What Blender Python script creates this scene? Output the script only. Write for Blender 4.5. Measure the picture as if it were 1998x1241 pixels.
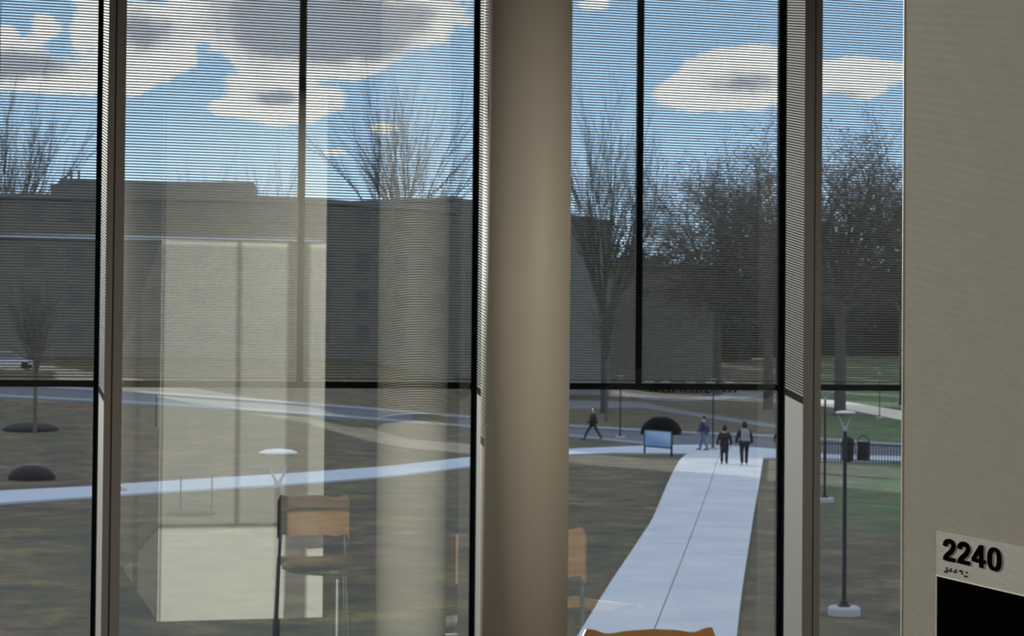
import bpy, bmesh, math, random
from mathutils import Vector, Matrix
PI = math.pi
scene = bpy.context.scene
for o in list(bpy.data.objects): bpy.data.objects.remove(o)

# ------------------------------------------------------------ camera, sky, sun, exposure
EYE = 1.65
FPX = 3800.0
YAW = math.radians(15.18); PITCH = math.atan(79.5/FPX); ROLL = 0.009
FW = Vector((math.sin(YAW)*math.cos(PITCH), math.cos(YAW)*math.cos(PITCH), math.sin(PITCH)))
R0 = Vector((math.cos(YAW), -math.sin(YAW), 0)); U0 = R0.cross(FW)
RT = R0*math.cos(ROLL)+U0*math.sin(ROLL); UP = U0*math.cos(ROLL)-R0*math.sin(ROLL)
CAM = Vector((0, 0, EYE))
cam_d = bpy.data.cameras.new('camera'); cam = bpy.data.objects.new('camera', cam_d)
scene.collection.objects.link(cam); scene.camera = cam
cam_d.sensor_fit = 'HORIZONTAL'; cam_d.sensor_width = 36.0; cam_d.lens = FPX*36.0/1998.0
cam_d.clip_start = 0.05; cam_d.clip_end = 3000
cam_d.dof.use_dof = True; cam_d.dof.focus_distance = 2.9; cam_d.dof.aperture_fstop = 24
m = Matrix((RT, UP, -FW)).transposed().to_4x4(); m.translation = CAM
cam.matrix_world = m

scene.view_settings.view_transform = 'Standard'
try: scene.view_settings.look = 'None'
except Exception: pass
scene.view_settings.gamma = 1.0
scene.view_settings.use_curve_mapping = False
scene.view_settings.exposure = 0.0
try:
    scene.cycles.use_denoising = True
    scene.cycles.transparent_max_bounces = 16
    scene.cycles.max_bounces = 8
    scene.cycles.sample_clamp_indirect = 4
    scene.cycles.caustics_reflective = False
    scene.cycles.caustics_refractive = False
except Exception: pass

SUN_AZ = math.radians(16.6); SUN_EL = math.radians(10.2)      # azimuth to the left of the window normal
sun_d = bpy.data.lights.new('sun', 'SUN'); sun_d.energy = 8.0; sun_d.angle = math.radians(0.3)
sun_d.color = (1.0, 0.96, 0.89)
sun = bpy.data.objects.new('sun', sun_d); scene.collection.objects.link(sun)
SD = Vector((-math.sin(SUN_AZ)*math.cos(SUN_EL), math.cos(SUN_AZ)*math.cos(SUN_EL), math.sin(SUN_EL)))
sun.rotation_euler = SD.to_track_quat('Z', 'Y').to_euler(); sun.location = (-60, 180, 60)

def ray(x, y):
    return FW*FPX + RT*(x-999.0) + UP*(620.5-y)
def P(x, y, d):                 # point on the sight line at depth d
    return CAM + ray(x, y)*(d/FPX)
def PY(x, y, Y):                # sight line meets plane Y
    r = ray(x, y); return CAM + r*(Y/r.y)
def PX(x, y, X):
    r = ray(x, y); return CAM + r*(X/r.x)
def PZ(x, y, Z):
    r = ray(x, y); return CAM + r*((Z-EYE)/r.z)

# world: blue sky with cumulus banks placed by direction (azimuth / elevation, radians)
world = bpy.data.worlds.new('sky'); scene.world = world; world.use_nodes = True
nt = world.node_tree; N = nt.nodes; L = nt.links; N.clear()
def nd(t, **k):
    n = N.new(t)
    for a, b in k.items(): setattr(n, a, b)
    return n
def mth(op, a, b=None, c=None, clamp=False):
    n = nd('ShaderNodeMath', operation=op); n.use_clamp = clamp
    for i, v in enumerate((a, b, c)):
        if v is None: continue
        if isinstance(v, (int, float)): n.inputs[i].default_value = v
        else: L.new(v, n.inputs[i])
    return n.outputs[0]
def smooth(v, a, b):
    n = nd('ShaderNodeMapRange', interpolation_type='SMOOTHSTEP')
    L.new(v, n.inputs[0]); n.inputs[1].default_value = a; n.inputs[2].default_value = b
    return n.outputs[0]
def mixc(f, a, b):
    n = nd('ShaderNodeMix', data_type='RGBA')
    if isinstance(f, (int, float)): n.inputs[0].default_value = f
    else: L.new(f, n.inputs[0])
    for i, v in ((6, a), (7, b)):
        if isinstance(v, tuple): n.inputs[i].default_value = (*v, 1)
        else: L.new(v, n.inputs[i])
    return n.outputs[2]
tc = nd('ShaderNodeTexCoord'); sp = nd('ShaderNodeSeparateXYZ'); L.new(tc.outputs['Generated'], sp.inputs[0])
az = mth('ARCTAN2', sp.outputs[0], sp.outputs[1]); el = mth('ARCSINE', sp.outputs[2])
nz = nd('ShaderNodeTexNoise'); nz.inputs['Scale'].default_value = 26; nz.inputs['Detail'].default_value = 7; nz.inputs['Roughness'].default_value = 0.6
L.new(tc.outputs['Generated'], nz.inputs['Vector'])
nzc = mth('SUBTRACT', nz.outputs[0], 0.5)
nb = nd('ShaderNodeTexNoise'); nb.inputs['Scale'].default_value = 9; nb.inputs['Detail'].default_value = 5
L.new(tc.outputs['Generated'], nb.inputs['Vector'])
def azel(x, y):
    r = ray(x, y).normalized(); return math.atan2(r.x, r.y), math.asin(r.z)
BLOBS = [(90, 50, 34, 34), (28, 92, 48, 24), (60, 132, 150, 36), (162, 58, 34, 66), (90, 166, 120, 24), (-90, 90, 90, 70), (15, 60, 22, 12),
         (300, 58, 74, 50), (290, 122, 85, 46), (350, 108, 34, 34), (245, 162, 62, 22), (215, 60, 40, 60),
         (480, 20, 150, 70), (640, 20, 240, 85), (545, 112, 120, 70), (520, 190, 100, 50), (640, 110, 110, 45), (800, 40, 110, 55), (700, 130, 50, 26),
         (625, 195, 66, 30), (440, 210, 50, 20), (560, 222, 80, 24), (500, -60, 420, 90), (750, 250, 40, 14), (655, 298, 32, 9),
         (1165, 8, 44, 18), (1400, 190, 135, 36), (1400, 135, 75, 46), (1490, 120, 85, 48), (1540, 170, 130, 46), (1650, 135, 74, 34), (1725, 140, 80, 26), (1690, 178, 44, 18), (1345, 175, 64, 28)]
GREYS = [(60, 128, 150, 34, 1.), (275, 62, 62, 42, 1.), (560, 60, 150, 80, 1.1), (700, 60, 130, 55, .9), (535, 192, 52, 18, .9), (1465, 165, 85, 34, .8), (1640, 185, 60, 22, .6), (640, -60, 400, 60, .8), (820, 30, 60, 28, .6)]
field = None
for (bx, by, rx, ry) in BLOBS:
    a0, e0 = azel(bx, by)
    da = mth('MULTIPLY', mth('SUBTRACT', az, a0), FPX/(rx*.82)); de = mth('MULTIPLY', mth('SUBTRACT', el, e0), FPX/(ry*.82))
    q = mth('ADD', mth('MULTIPLY', da, da), mth('MULTIPLY', de, de))
    f = mth('EXPONENT', mth('MULTIPLY', q, -1.0))
    field = f if field is None else mth('ADD', field, f)
nf = nd('ShaderNodeTexNoise'); nf.inputs['Scale'].default_value = 34; nf.inputs['Detail'].default_value = 9; nf.inputs['Roughness'].default_value = 0.62; nf.inputs['Distortion'].default_value = .6
L.new(tc.outputs['Generated'], nf.inputs['Vector'])
nfc = mth('SUBTRACT', nf.outputs[0], 0.5)
dens = mth('ADD', mth('SUBTRACT', field, 0.38), mth('MULTIPLY', nfc, 1.1))
n9 = nd('ShaderNodeTexNoise'); n9.inputs['Scale'].default_value = 95; n9.inputs['Detail'].default_value = 8; n9.inputs['Roughness'].default_value = 0.65
L.new(tc.outputs['Generated'], n9.inputs['Vector'])
dens = mth('ADD', dens, mth('MULTIPLY', mth('SUBTRACT', n9.outputs[0], .5), .95))
grey = None
for (bx, by, rx, ry, wgt) in GREYS:
    a0, e0 = azel(bx, by)
    da = mth('MULTIPLY', mth('SUBTRACT', az, a0), FPX/rx); de = mth('MULTIPLY', mth('SUBTRACT', el, e0), FPX/ry)
    f = mth('MULTIPLY', mth('EXPONENT', mth('MULTIPLY', mth('ADD', mth('MULTIPLY', da, da), mth('MULTIPLY', de, de)), -1.0)), wgt)
    grey = f if grey is None else mth('ADD', grey, f)
# generic cloud cover away from the window view
far = mth('MAXIMUM', mth('SUBTRACT', mth('ABSOLUTE', mth('SUBTRACT', az, YAW)), 0.34), mth('SUBTRACT', el, 0.20))
far = smooth(far, 0.0, 0.06)
gen = mth('MULTIPLY', mth('SUBTRACT', nb.outputs[0], 0.48), 5.0)
dens = mth('ADD', mth('MULTIPLY', dens, mth('SUBTRACT', 1.0, far)), mth('MULTIPLY', gen, far))
cover = smooth(dens, -0.04, 0.30)
greyf = mth('ADD', mth('MULTIPLY', grey, mth('SUBTRACT', 1.0, far)), mth('MULTIPLY', mth('MULTIPLY', dens, 0.8), far))
body = smooth(mth('ADD', greyf, mth('MULTIPLY', nfc, 1.5)), 0.18, 0.95)
ccol = mixc(body, (2.6, 2.55, 2.48), (0.92, 1.0, 1.2))
blue = mixc(smooth(el, 0.0, 0.17), (1.60, 2.15, 2.75), (0.95, 1.50, 2.30))
blue = mixc(smooth(el, 0.25, 1.2), blue, (0.12, 0.36, 0.95))
skyc = mixc(cover, blue, ccol)
skyc = mixc(smooth(el, -0.02, 0.005), (0.12, 0.12, 0.11), skyc)
bg = nd('ShaderNodeBackground'); L.new(skyc, bg.inputs[0]); bg.inputs[1].default_value = 1.0
wo = nd('ShaderNodeOutputWorld'); L.new(bg.outputs[0], wo.inputs[0])

def area(name, loc, rot, sx, sy, e, col=(1, .93, .82)):
    d = bpy.data.lights.new(name, 'AREA'); d.shape = 'RECTANGLE'; d.size = sx; d.size_y = sy; d.energy = e; d.color = col
    o = bpy.data.objects.new(name, d); scene.collection.objects.link(o); o.location = loc; o.rotation_euler = rot
    return o
CEIL = 3.42
area('fill_light_rear', (-0.25, -2.6, CEIL-0.06), (0, 0, 0), 0.3, 2.4, 110)  # added fill lamp behind the camera, brightens column and room
area('fill_light_left', (-1.9, 3.4, CEIL-0.06), (0, 0, 0), 0.5, 2.4, 60)  # added interior fill, placed where the glass does not mirror it
area('fill_light_column', (3.0, 3.4, CEIL-0.06), (0, 0, 0), 0.2, 0.6, 88)  # lamp added to brighten the column, its reflection hidden behind it

# ------------------------------------------------------------ materials
MATS = {}
def mat(name, col, rough=0.6, metal=0.0, var=None, scale=8.0, bump=0.0, bscale=60.0, detail=4, spec=None):
    if name in MATS: return MATS[name]
    m_ = bpy.data.materials.new(name); m_.use_nodes = True; t = m_.node_tree; b = t.nodes['Principled BSDF']
    b.inputs['Base Color'].default_value = (*col, 1); b.inputs['Roughness'].default_value = rough; b.inputs['Metallic'].default_value = metal
    if spec is not None: b.inputs['Specular IOR Level'].default_value = spec
    tcn = t.nodes.new('ShaderNodeTexCoord')
    if var:
        n = t.nodes.new('ShaderNodeTexNoise'); n.inputs['Scale'].default_value = scale; n.inputs['Detail'].default_value = detail
        t.links.new(tcn.outputs['Object'], n.inputs['Vector'])
        r = t.nodes.new('ShaderNodeValToRGB'); r.color_ramp.elements[0].position = 0.35; r.color_ramp.elements[1].position = 0.65
        r.color_ramp.elements[0].color = (*col, 1); r.color_ramp.elements[1].color = (*var, 1)
        t.links.new(n.outputs[0], r.inputs[0]); t.links.new(r.outputs[0], b.inputs['Base Color'])
    if bump:
        n = t.nodes.new('ShaderNodeTexNoise'); n.inputs['Scale'].default_value = bscale; n.inputs['Detail'].default_value = 3
        t.links.new(tcn.outputs['Object'], n.inputs['Vector'])
        bp = t.nodes.new('ShaderNodeBump'); bp.inputs['Strength'].default_value = bump; bp.inputs['Distance'].default_value = 0.002
        t.links.new(n.outputs[0], bp.inputs['Height']); t.links.new(bp.outputs[0], b.inputs['Normal'])
    MATS[name] = m_; return m_

M_column = mat('column_paint', (.50, .45, .37), .55, var=(.53, .47, .385), scale=1.2, bump=.05, bscale=90)
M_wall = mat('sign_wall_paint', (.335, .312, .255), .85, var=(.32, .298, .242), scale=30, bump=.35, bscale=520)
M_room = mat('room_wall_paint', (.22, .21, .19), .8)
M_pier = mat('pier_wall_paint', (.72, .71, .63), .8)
M_dark = mat('dark_back_wall', (.03, .03, .03), .8)
M_ceil = mat('ceiling_tile', (.22, .22, .21), .9)
M_floor = mat('carpet', (.03, .03, .032), .95, var=(.045, .044, .042), scale=60)
M_mull = mat('mullion_aluminium', (.21, .20, .18), .65, spec=.2)
M_groove = mat('mullion_groove', (.045, .04, .035), .6)
M_black = mat('black_gasket', (.005, .008, .012), .9, spec=.08)
M_slat = mat('slat_metal', (.44, .44, .42), .6)
M_plate = mat('sign_plate', (.375, .35, .295), .55)
M_plate_edge = mat('sign_plate_edge', (.85, .82, .72), .4)
M_digit = mat('sign_black', (.002, .002, .002), .8, spec=0.0)
M_insert = mat('sign_insert_black', (.0015, .0015, .002), .5, spec=0.0)
M_wood = mat('chair_wood', (.36, .18, .070), .5, var=(.30, .145, .055), scale=14, bump=.05)
M_chrome = mat('chair_steel', (.5, .5, .5), .25, metal=1)
M_tabled = mat('dark_table_top', (.03, .02, .018), .3)
M_conc = mat('concrete_path', (.36, .385, .43), .85, var=(.32, .34, .39), scale=.25, bump=.2, bscale=12)
M_conc2 = mat('concrete_slab', (.42, .42, .43), .85, var=(.355, .362, .385), scale=.6, bump=.2, bscale=12)
M_curb = mat('kerb_concrete', (.15, .155, .175), .85)
M_road = mat('asphalt', (.050, .053, .062), .9, var=(.062, .065, .074), scale=.6)
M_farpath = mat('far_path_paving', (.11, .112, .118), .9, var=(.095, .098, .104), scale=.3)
M_sunpath = mat('far_sidewalk', (.62, .53, .42), .9)  # sunlit cream tone put into the base colour
M_mulch = mat('mulch', (.012, .008, .007), .95, var=(.007, .005, .005), scale=3)
M_bark = mat('bark', (.10, .085, .07), .9, var=(.07, .06, .055), scale=3)
M_barkd = mat('dark_bark', (.035, .032, .034), .9, var=(.05, .045, .045), scale=3)
M_leafd = mat('winter_leaves', (.095, .075, .062), .9, var=(.14, .105, .080), scale=.35)
M_barkt = mat('twig_bark', (.050, .045, .045), .9, var=(.065, .058, .056), scale=3)
M_wood_far = mat('woodland_leaves', (.018, .020, .026), .9, var=(.030, .032, .034), scale=.2)
M_brick = mat('brick_wall', (.17, .15, .13), .9, var=(.155, .138, .12), scale=.5)
M_brick2 = mat('brick_wall_tan', (.16, .145, .115), .9, var=(.14, .128, .10), scale=.5)
M_brick3 = mat('brick_wall_grey', (.16, .155, .15), .9)
M_band = mat('stone_band', (.42, .44, .50), .8)
M_wing = mat('window_glass_far', (.085, .088, .092), .5)
M_wframe = mat('window_frame_far', (.35, .36, .38), .6)
M_pole = mat('lamp_pole_grey', (.009, .009, .012), .6, spec=.3)
M_polel = mat('lamp_arm_grey', (.28, .30, .33), .45)
M_lens = mat('lamp_head_pale', (.50, .48, .46), .5)
M_fence = mat('fence_black', (.004, .004, .006), .6, spec=.2)
M_bin = mat('bin_navy', (.004, .004, .008), .6, spec=.2)
M_signb = mat('blue_panel', (.14, .25, .44), .7)
M_metalw = mat('mulch_mound', (.003, .003, .004), .9, spec=.1)

def ground_mat():
    m_ = bpy.data.materials.new('winter_grass'); m_.use_nodes = True; t = m_.node_tree; b = t.nodes['Principled BSDF']
    b.inputs['Roughness'].default_value = .95
    g = t.nodes.new('ShaderNodeNewGeometry')
    def noise(s, d, r=.55):
        n = t.nodes.new('ShaderNodeTexNoise'); n.inputs['Scale'].default_value = s; n.inputs['Detail'].default_value = d; n.inputs['Roughness'].default_value = r
        t.links.new(g.outputs['Position'], n.inputs['Vector']); return n.outputs[0]
    def ramp(v, els):
        r = t.nodes.new('ShaderNodeValToRGB'); cr = r.color_ramp
        while len(cr.elements) < len(els): cr.elements.new(.5)
        for e, (p, c) in zip(cr.elements, els): e.position = p; e.color = (*c, 1)
        t.links.new(v, r.inputs[0]); return r.outputs[0]
    def mix(f, a, b_):
        n = t.nodes.new('ShaderNodeMix'); n.data_type = 'RGBA'; t.links.new(f, n.inputs[0]); t.links.new(a, n.inputs[6]); t.links.new(b_, n.inputs[7]); return n.outputs[2]
    grass = ramp(noise(.55, 10, .78), [(.36, (0.0096, 0.0112, 0.0034)), (.46, (0.0400, 0.0343, 0.0084)), (.54, (0.0760, 0.0568, 0.0134)), (.64, (0.1600, 0.1089, 0.0315))])
    dirt = ramp(noise(.6, 10, .78), [(.36, (0.0128, 0.0079, 0.0038)), (.47, (0.0496, 0.0297, 0.0118)), (.55, (0.0880, 0.0561, 0.0231)), (.66, (0.2080, 0.1320, 0.0609))])
    green = ramp(noise(.5, 10, .75), [(.36, (0.0084, 0.0232, 0.0037)), (.47, (0.0235, 0.0613, 0.0074)), (.56, (0.0630, 0.1003, 0.0130)), (.66, (0.1260, 0.1584, 0.0231))])
    sel = ramp(noise(.11, 5), [(.44, (0, 0, 0)), (.56, (1, 1, 1))])
    c = mix(sel, grass, dirt)
    # lusher turf to the right of the walk and beyond the road
    sx = t.nodes.new('ShaderNodeSeparateXYZ'); t.links.new(g.outputs['Position'], sx.inputs[0])
    mr = t.nodes.new('ShaderNodeMath'); mr.operation = 'MULTIPLY_ADD'; t.links.new(sx.outputs[1], mr.inputs[0]); mr.inputs[1].default_value = -.445; t.links.new(sx.outputs[0], mr.inputs[2])
    m2 = t.nodes.new('ShaderNodeMapRange'); t.links.new(mr.outputs[0], m2.inputs[0]); m2.inputs[1].default_value = -1.5; m2.inputs[2].default_value = 2.5
    n3 = t.nodes.new('ShaderNodeMath'); n3.operation = 'MULTIPLY'; n3.use_clamp = True
    m4 = t.nodes.new('ShaderNodeMapRange'); t.links.new(sx.outputs[1], m4.inputs[0]); m4.inputs[1].default_value = 46; m4.inputs[2].default_value = 58
    m5 = t.nodes.new('ShaderNodeMath'); m5.operation = 'MULTIPLY'; t.links.new(m2.outputs[0], m5.inputs[0]); t.links.new(m4.outputs[0], m5.inputs[1])
    t.links.new(m5.outputs[0], n3.inputs[0]); t.links.new(ramp(noise(.09, 3), [(.36, (.25, .25, .25)), (.5, (1, 1, 1))]), n3.inputs[1])
    c = mix(n3.outputs[0], c, green)
    t.links.new(c, b.inputs['Base Color'])
    bp = t.nodes.new('ShaderNodeBump'); bp.inputs['Strength'].default_value = .9; bp.inputs['Distance'].default_value = .06
    t.links.new(noise(5, 6, .7), bp.inputs['Height']); t.links.new(bp.outputs[0], b.inputs['Normal'])
    return m_
M_grass = ground_mat()

def glass_mat(refl, tint):
    m_ = bpy.data.materials.new('window_glass'); m_.use_nodes = True; t = m_.node_tree; t.nodes.clear()
    tr = t.nodes.new('ShaderNodeBsdfTransparent'); tr.inputs[0].default_value = (*tint, 1)
    gl = t.nodes.new('ShaderNodeBsdfGlossy'); gl.inputs['Roughness'].default_value = 0.0; gl.inputs[0].default_value = (1, 1, .97, 1)
    fr = t.nodes.new('ShaderNodeFresnel'); fr.inputs[0].default_value = 1.5
    ad = t.nodes.new('ShaderNodeMath'); ad.operation = 'ADD'; ad.inputs[1].default_value = refl; t.links.new(fr.outputs[0], ad.inputs[0]); ad.use_clamp = True
    mx = t.nodes.new('ShaderNodeMixShader'); o = t.nodes.new('ShaderNodeOutputMaterial')
    t.links.new(ad.outputs[0], mx.inputs[0]); t.links.new(tr.outputs[0], mx.inputs[1]); t.links.new(gl.outputs[0], mx.inputs[2]); t.links.new(mx.outputs[0], o.inputs[0])
    return m_
M_glass = glass_mat(.15, (.90, .93, .93))

# ------------------------------------------------------------ mesh helpers
C = scene.collection
def link(o): C.objects.link(o); return o
def mesh_obj(name, verts, faces, mt, parent=None, smooth=False):
    me = bpy.data.meshes.new(name); me.from_pydata([tuple(v) for v in verts], [], faces); me.update()
    if smooth:
        me.polygons.foreach_set('use_smooth', [True]*len(me.polygons))
    me.materials.append(mt); o = link(bpy.data.objects.new(name, me))
    if parent: o.parent = parent
    return o
def empty(name, loc, rz=0):
    o = link(bpy.data.objects.new(name, None)); o.location = loc; o.rotation_euler = (0, 0, rz); o.empty_display_size = .1
    return o
def tag(o, label, cat, group=None):
    o['label'] = label; o['category'] = cat
    if group: o['group'] = group
    return o
def struct(o): o['kind'] = 'structure'; return o
class MB:
    def __init__(s): s.v = []; s.f = []
    def add(s, vs, fs):
        k = len(s.v); s.v += [tuple(v) for v in vs]; s.f += [tuple(i+k for i in f) for f in fs]; return s
    def box(s, x0, x1, y0, y1, z0, z1):
        return s.add([(x0,y0,z0),(x1,y0,z0),(x1,y1,z0),(x0,y1,z0),(x0,y0,z1),(x1,y0,z1),(x1,y1,z1),(x0,y1,z1)],
                     [(0,3,2,1),(4,5,6,7),(0,1,5,4),(1,2,6,5),(2,3,7,6),(3,0,4,7)])
    def bbox(s, x0, x1, y0, y1, z0, z1, r):           # box with chamfered vertical and horizontal edges
        X = [(x0, y0), (x1, y0), (x1, y1), (x0, y1)]
        def ring(ins, c):
            return [(x0+ins+c, y0+ins), (x1-ins-c, y0+ins), (x1-ins, y0+ins+c), (x1-ins, y1-ins-c), (x1-ins-c, y1-ins), (x0+ins+c, y1-ins), (x0+ins, y1-ins-c), (x0+ins, y0+ins+c)]
        rs = [(z0, r), (z0+r, 0), (z1-r, 0), (z1, r)]
        vs = []
        for z, i in rs: vs += [(a, b, z) for a, b in ring(i, r)]
        fs = [tuple(range(7, -1, -1)), tuple(range(24, 32))]
        for k in range(3):
            for j in range(8): fs.append((k*8+j, k*8+(j+1) % 8, (k+1)*8+(j+1) % 8, (k+1)*8+j))
        return s.add(vs, fs)
    def tube(s, a, b, ra, rb, n=6, caps=True):
        a = Vector(a); b = Vector(b); d = (b-a)
        if d.length < 1e-9: return s
        d.normalize(); u = d.orthogonal().normalized(); w = d.cross(u)
        vs = []
        for c, r in ((a, ra), (b, rb)):
            for i in range(n):
                t = 2*PI*i/n; vs.append(c+u*(math.cos(t)*r)+w*(math.sin(t)*r))
        fs = [(i, (i+1) % n, n+(i+1) % n, n+i) for i in range(n)]
        if caps: fs += [tuple(range(n-1, -1, -1)), tuple(range(n, 2*n))]
        return s.add(vs, fs)
    def path(s, pts, rs, n=6):
        for i in range(len(pts)-1): s.tube(pts[i], pts[i+1], rs[i], rs[i+1], n)
        return s
    def lathe(s, c, prof, n=24):
        vs = []
        for r, z in prof:
            for i in range(n): t = 2*PI*i/n; vs.append((c[0]+r*math.cos(t), c[1]+r*math.sin(t), c[2]+z))
        fs = []
        for k in range(len(prof)-1):
            for i in range(n): fs.append((k*n+i, k*n+(i+1) % n, (k+1)*n+(i+1) % n, (k+1)*n+i))
        fs += [tuple(range(n-1, -1, -1)), tuple(range((len(prof)-1)*n, len(prof)*n))]
        return s.add(vs, fs)
    def ellipsoid(s, c, rx, ry, rz, n=10, m_=6):
        vs = [(c[0], c[1], c[2]-rz)]
        for k in range(1, m_):
            p = -PI/2+PI*k/m_
            for i in range(n): t = 2*PI*i/n; vs.append((c[0]+rx*math.cos(p)*math.cos(t), c[1]+ry*math.cos(p)*math.sin(t), c[2]+rz*math.sin(p)))
        vs.append((c[0], c[1], c[2]+rz)); fs = []
        for i in range(n): fs.append((0, 1+(i+1) % n, 1+i)); fs.append((len(vs)-1, len(vs)-1-n+i, len(vs)-1-n+(i+1) % n))
        for k in range(m_-2):
            for i in range(n): a = 1+k*n; fs.append((a+i, a+(i+1) % n, a+n+(i+1) % n, a+n+i))
        return s.add(vs, fs)
    def build(s, name, mt, parent=None, smooth=False): return mesh_obj(name, s.v, s.f, mt, parent, smooth)

# ------------------------------------------------------------ terrain
GZ = EYE-4.7
def sstep(a, b, v):
    t = min(1, max(0, (v-a)/(b-a))); return t*t*(3-2*t)
FH = Vector((math.sin(YAW), math.cos(YAW)))
def gz(X, Y):
    d = X*FH.x+Y*FH.y; s = X*FH.y-Y*FH.x
    if d < 20: return GZ
    px = 999+FPX*s/d
    t = sstep(0, 1, (1290-px)/700)
    a = 255-180*t; b = 390-185*t
    return GZ + (6.2-1.5*t)*sstep(a, b, d)
def G(x, y, lift=0.0):
    r = ray(x, y); r = r/ (r.x*FH.x+r.y*FH.y)
    lo = 8.0; prev = lo; d = lo
    while d < 900:
        p = CAM+r*d
        if p.z <= gz(p.x, p.y): break
        prev = d; d += 1.5 if d < 450 else 6
    else:
        p = CAM+r*450; return Vector((p.x, p.y, gz(p.x, p.y)+lift))
    a, b = prev, d
    for _ in range(22):
        c = (a+b)/2; p = CAM+r*c
        if p.z <= gz(p.x, p.y): b = c
        else: a = c
    p = CAM+r*b
    return Vector((p.x, p.y, gz(p.x, p.y)+lift))
def build_terrain():
    ds = [8, 14, 20]; d = 20
    while d < 460: d += 4 if d > 60 else 8; ds.append(d)
    ds += [520, 640, 900, 1500]
    xs = list(range(-6500, 8600, 100)); vs = []
    for d in ds:
        for x in xs:
            s = (x-999)*d/FPX; X = s*FH.y+d*FH.x; Y = d*FH.y-s*FH.x
            vs.append((X, Y, gz(X, Y)))
    n = len(xs); fs = []
    for i in range(len(ds)-1):
        for j in range(n-1): fs.append((i*n+j, i*n+j+1, (i+1)*n+j+1, (i+1)*n+j))
    o = mesh_obj('lawn', vs, fs, M_grass, None, True); struct(o); return o
build_terrain()

def interp(pts, x):
    if x <= pts[0][0]: return pts[0][1] + (x-pts[0][0])*(pts[1][1]-pts[0][1])/(pts[1][0]-pts[0][0])
    for (a, ya), (b, yb) in zip(pts, pts[1:]):
        if x <= b: return ya+(yb-ya)*(x-a)/(b-a)
    (a, ya), (b, yb) = pts[-2:]; return yb+(x-b)*(yb-ya)/(b-a)
def ribbon(name, top, bot, x0, x1, mt, lift=.05, step=12, cross=3):
    n = max(2, int((x1-x0)/step)); cols = []
    for i in range(n+1):
        x = x0+(x1-x0)*i/n; A = G(x, interp(top, x)); B = G(x, interp(bot, x)); col = []
        for k in range(cross+1):
            q = A.lerp(B, k/cross); col.append(Vector((q.x, q.y, gz(q.x, q.y)+lift)))
        cols.append([Vector((A.x, A.y, A.z-.1))]+col+[Vector((B.x, B.y, B.z-.1))])
    m_ = cross+3; vs = [v for c in cols for v in c]; fs = []
    for i in range(n):
        for k in range(m_-1): fs.append((i*m_+k, i*m_+k+1, (i+1)*m_+k+1, (i+1)*m_+k))
    fs = [tuple(f) for f in fs]
    return struct(mesh_obj(name, vs, fs, mt))
road_top = [(-700, 700), (0, 753), (240, 766), (500, 784), (700, 799), (920, 817), (1110, 834), (1300, 846), (1520, 855), (1762, 872), (2300, 905)]
road_bot = [(-700, 715), (0, 776), (240, 788), (500, 804), (700, 819), (920, 836), (1110, 854), (1240, 868), (1320, 871), (1520, 880), (1762, 905), (2300, 950)]
def sh(pts, k): return [(x, y+k) for x, y in pts]
ribbon('road', road_top, road_bot, -400, 2100, M_road, .03, 25, 4)
ribbon('kerb_far', sh(road_top, -2), sh(road_top, 2.0), -400, 2100, M_curb, .14, 25, 1)
ribbon('kerb_near', sh(road_bot, -2.5), sh(road_bot, 1.5), -400, 1300, M_curb, .14, 25, 1)
cw_top = [(-300, 985), (0, 961), (180, 952), (240, 947), (590, 925), (760, 912), (920, 894), (1110, 878), (1250, 872), (1340, 870), (1420, 871), (1520, 879), (1620, 889), (1762, 893), (2200, 906)]
cw_bot = [(-300, 1014), (0, 985), (180, 973), (240, 968), (590, 946), (760, 932), (920, 912), (1110, 889), (1200, 885.5), (1340, 887), (1485, 896), (1520, 896), (1620, 901), (1762, 903), (2200, 914)]
ribbon('cross_sidewalk', cw_top, cw_bot, -400, 2050, M_conc, .07, 14, 3)

# main walk: two rows of concrete slabs with open joints
Ledge = [(1241, 1132), (1160, 1180), (1020, 1272), (950, 1301), (920, 1315), (900, 1326), (884, 1345)]
Redge = [(1241, 1438), (1160, 1447), (1010, 1470), (930, 1484), (897, 1489), (884, 1496)]
Cedge = [(1241, 1275), (1195, 1293), (1060, 1345), (950, 1385), (900, 1400), (884, 1408)]
def edge(tab, yq):
    t = sorted(tab); return interp([(a, b) for a, b in t], yq)
walk = empty('main_walk', (0, 0, 0)); struct(walk)
d = 26.0; rows = []
while d < 96: rows.append(d); d += 2.9
rows.append(96.5)
def wp(tab, d):
    # row of the walk at ground depth d: find the image row, then the ground point
    yy = 620.5; x = edge(tab, 900)
    for _ in range(8):
        lev = 700+FPX*4.7/d; yy = lev+ROLL*(x-999); x = edge(tab, yy)
    return PZ(x, yy, GZ)
walk_bed = MB()
for i in range(len(rows)-1):
    g = .006; da, db = rows[i]+g, rows[i+1]-g
    for (e0, e1, s0, s1) in ((Ledge, Cedge, 0, -1), (Cedge, Redge, 1, 0)):
        a = wp(e0, da); b = wp(e1, da); c = wp(e1, db); dd = wp(e0, db)
        jg = .012
        if s1: u = (a-b).normalized()*jg; b += u; u = (dd-c).normalized()*jg; c += u
        if s0: u = (b-a).normalized()*jg; a += u; u = (c-dd).normalized()*jg; dd += u
        h = random.Random(i*3+s0).uniform(.075, .083); z0 = GZ-.05; z1 = GZ+h
        vs = [(p.x, p.y, z0) for p in (a, b, c, dd)]+[(p.x, p.y, z1) for p in (a, b, c, dd)]
        mesh_obj('slab', vs, [(0,3,2,1),(4,5,6,7),(0,1,5,4),(1,2,6,5),(2,3,7,6),(3,0,4,7)], M_conc2, walk)
    a = wp(Ledge, rows[i]); b = wp(Redge, rows[i]); c = wp(Redge, rows[i+1]); dd = wp(Ledge, rows[i+1])
    walk_bed.add([(p.x, p.y, GZ+.045) for p in (a, b, c, dd)], [(0, 1, 2, 3)])
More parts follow.
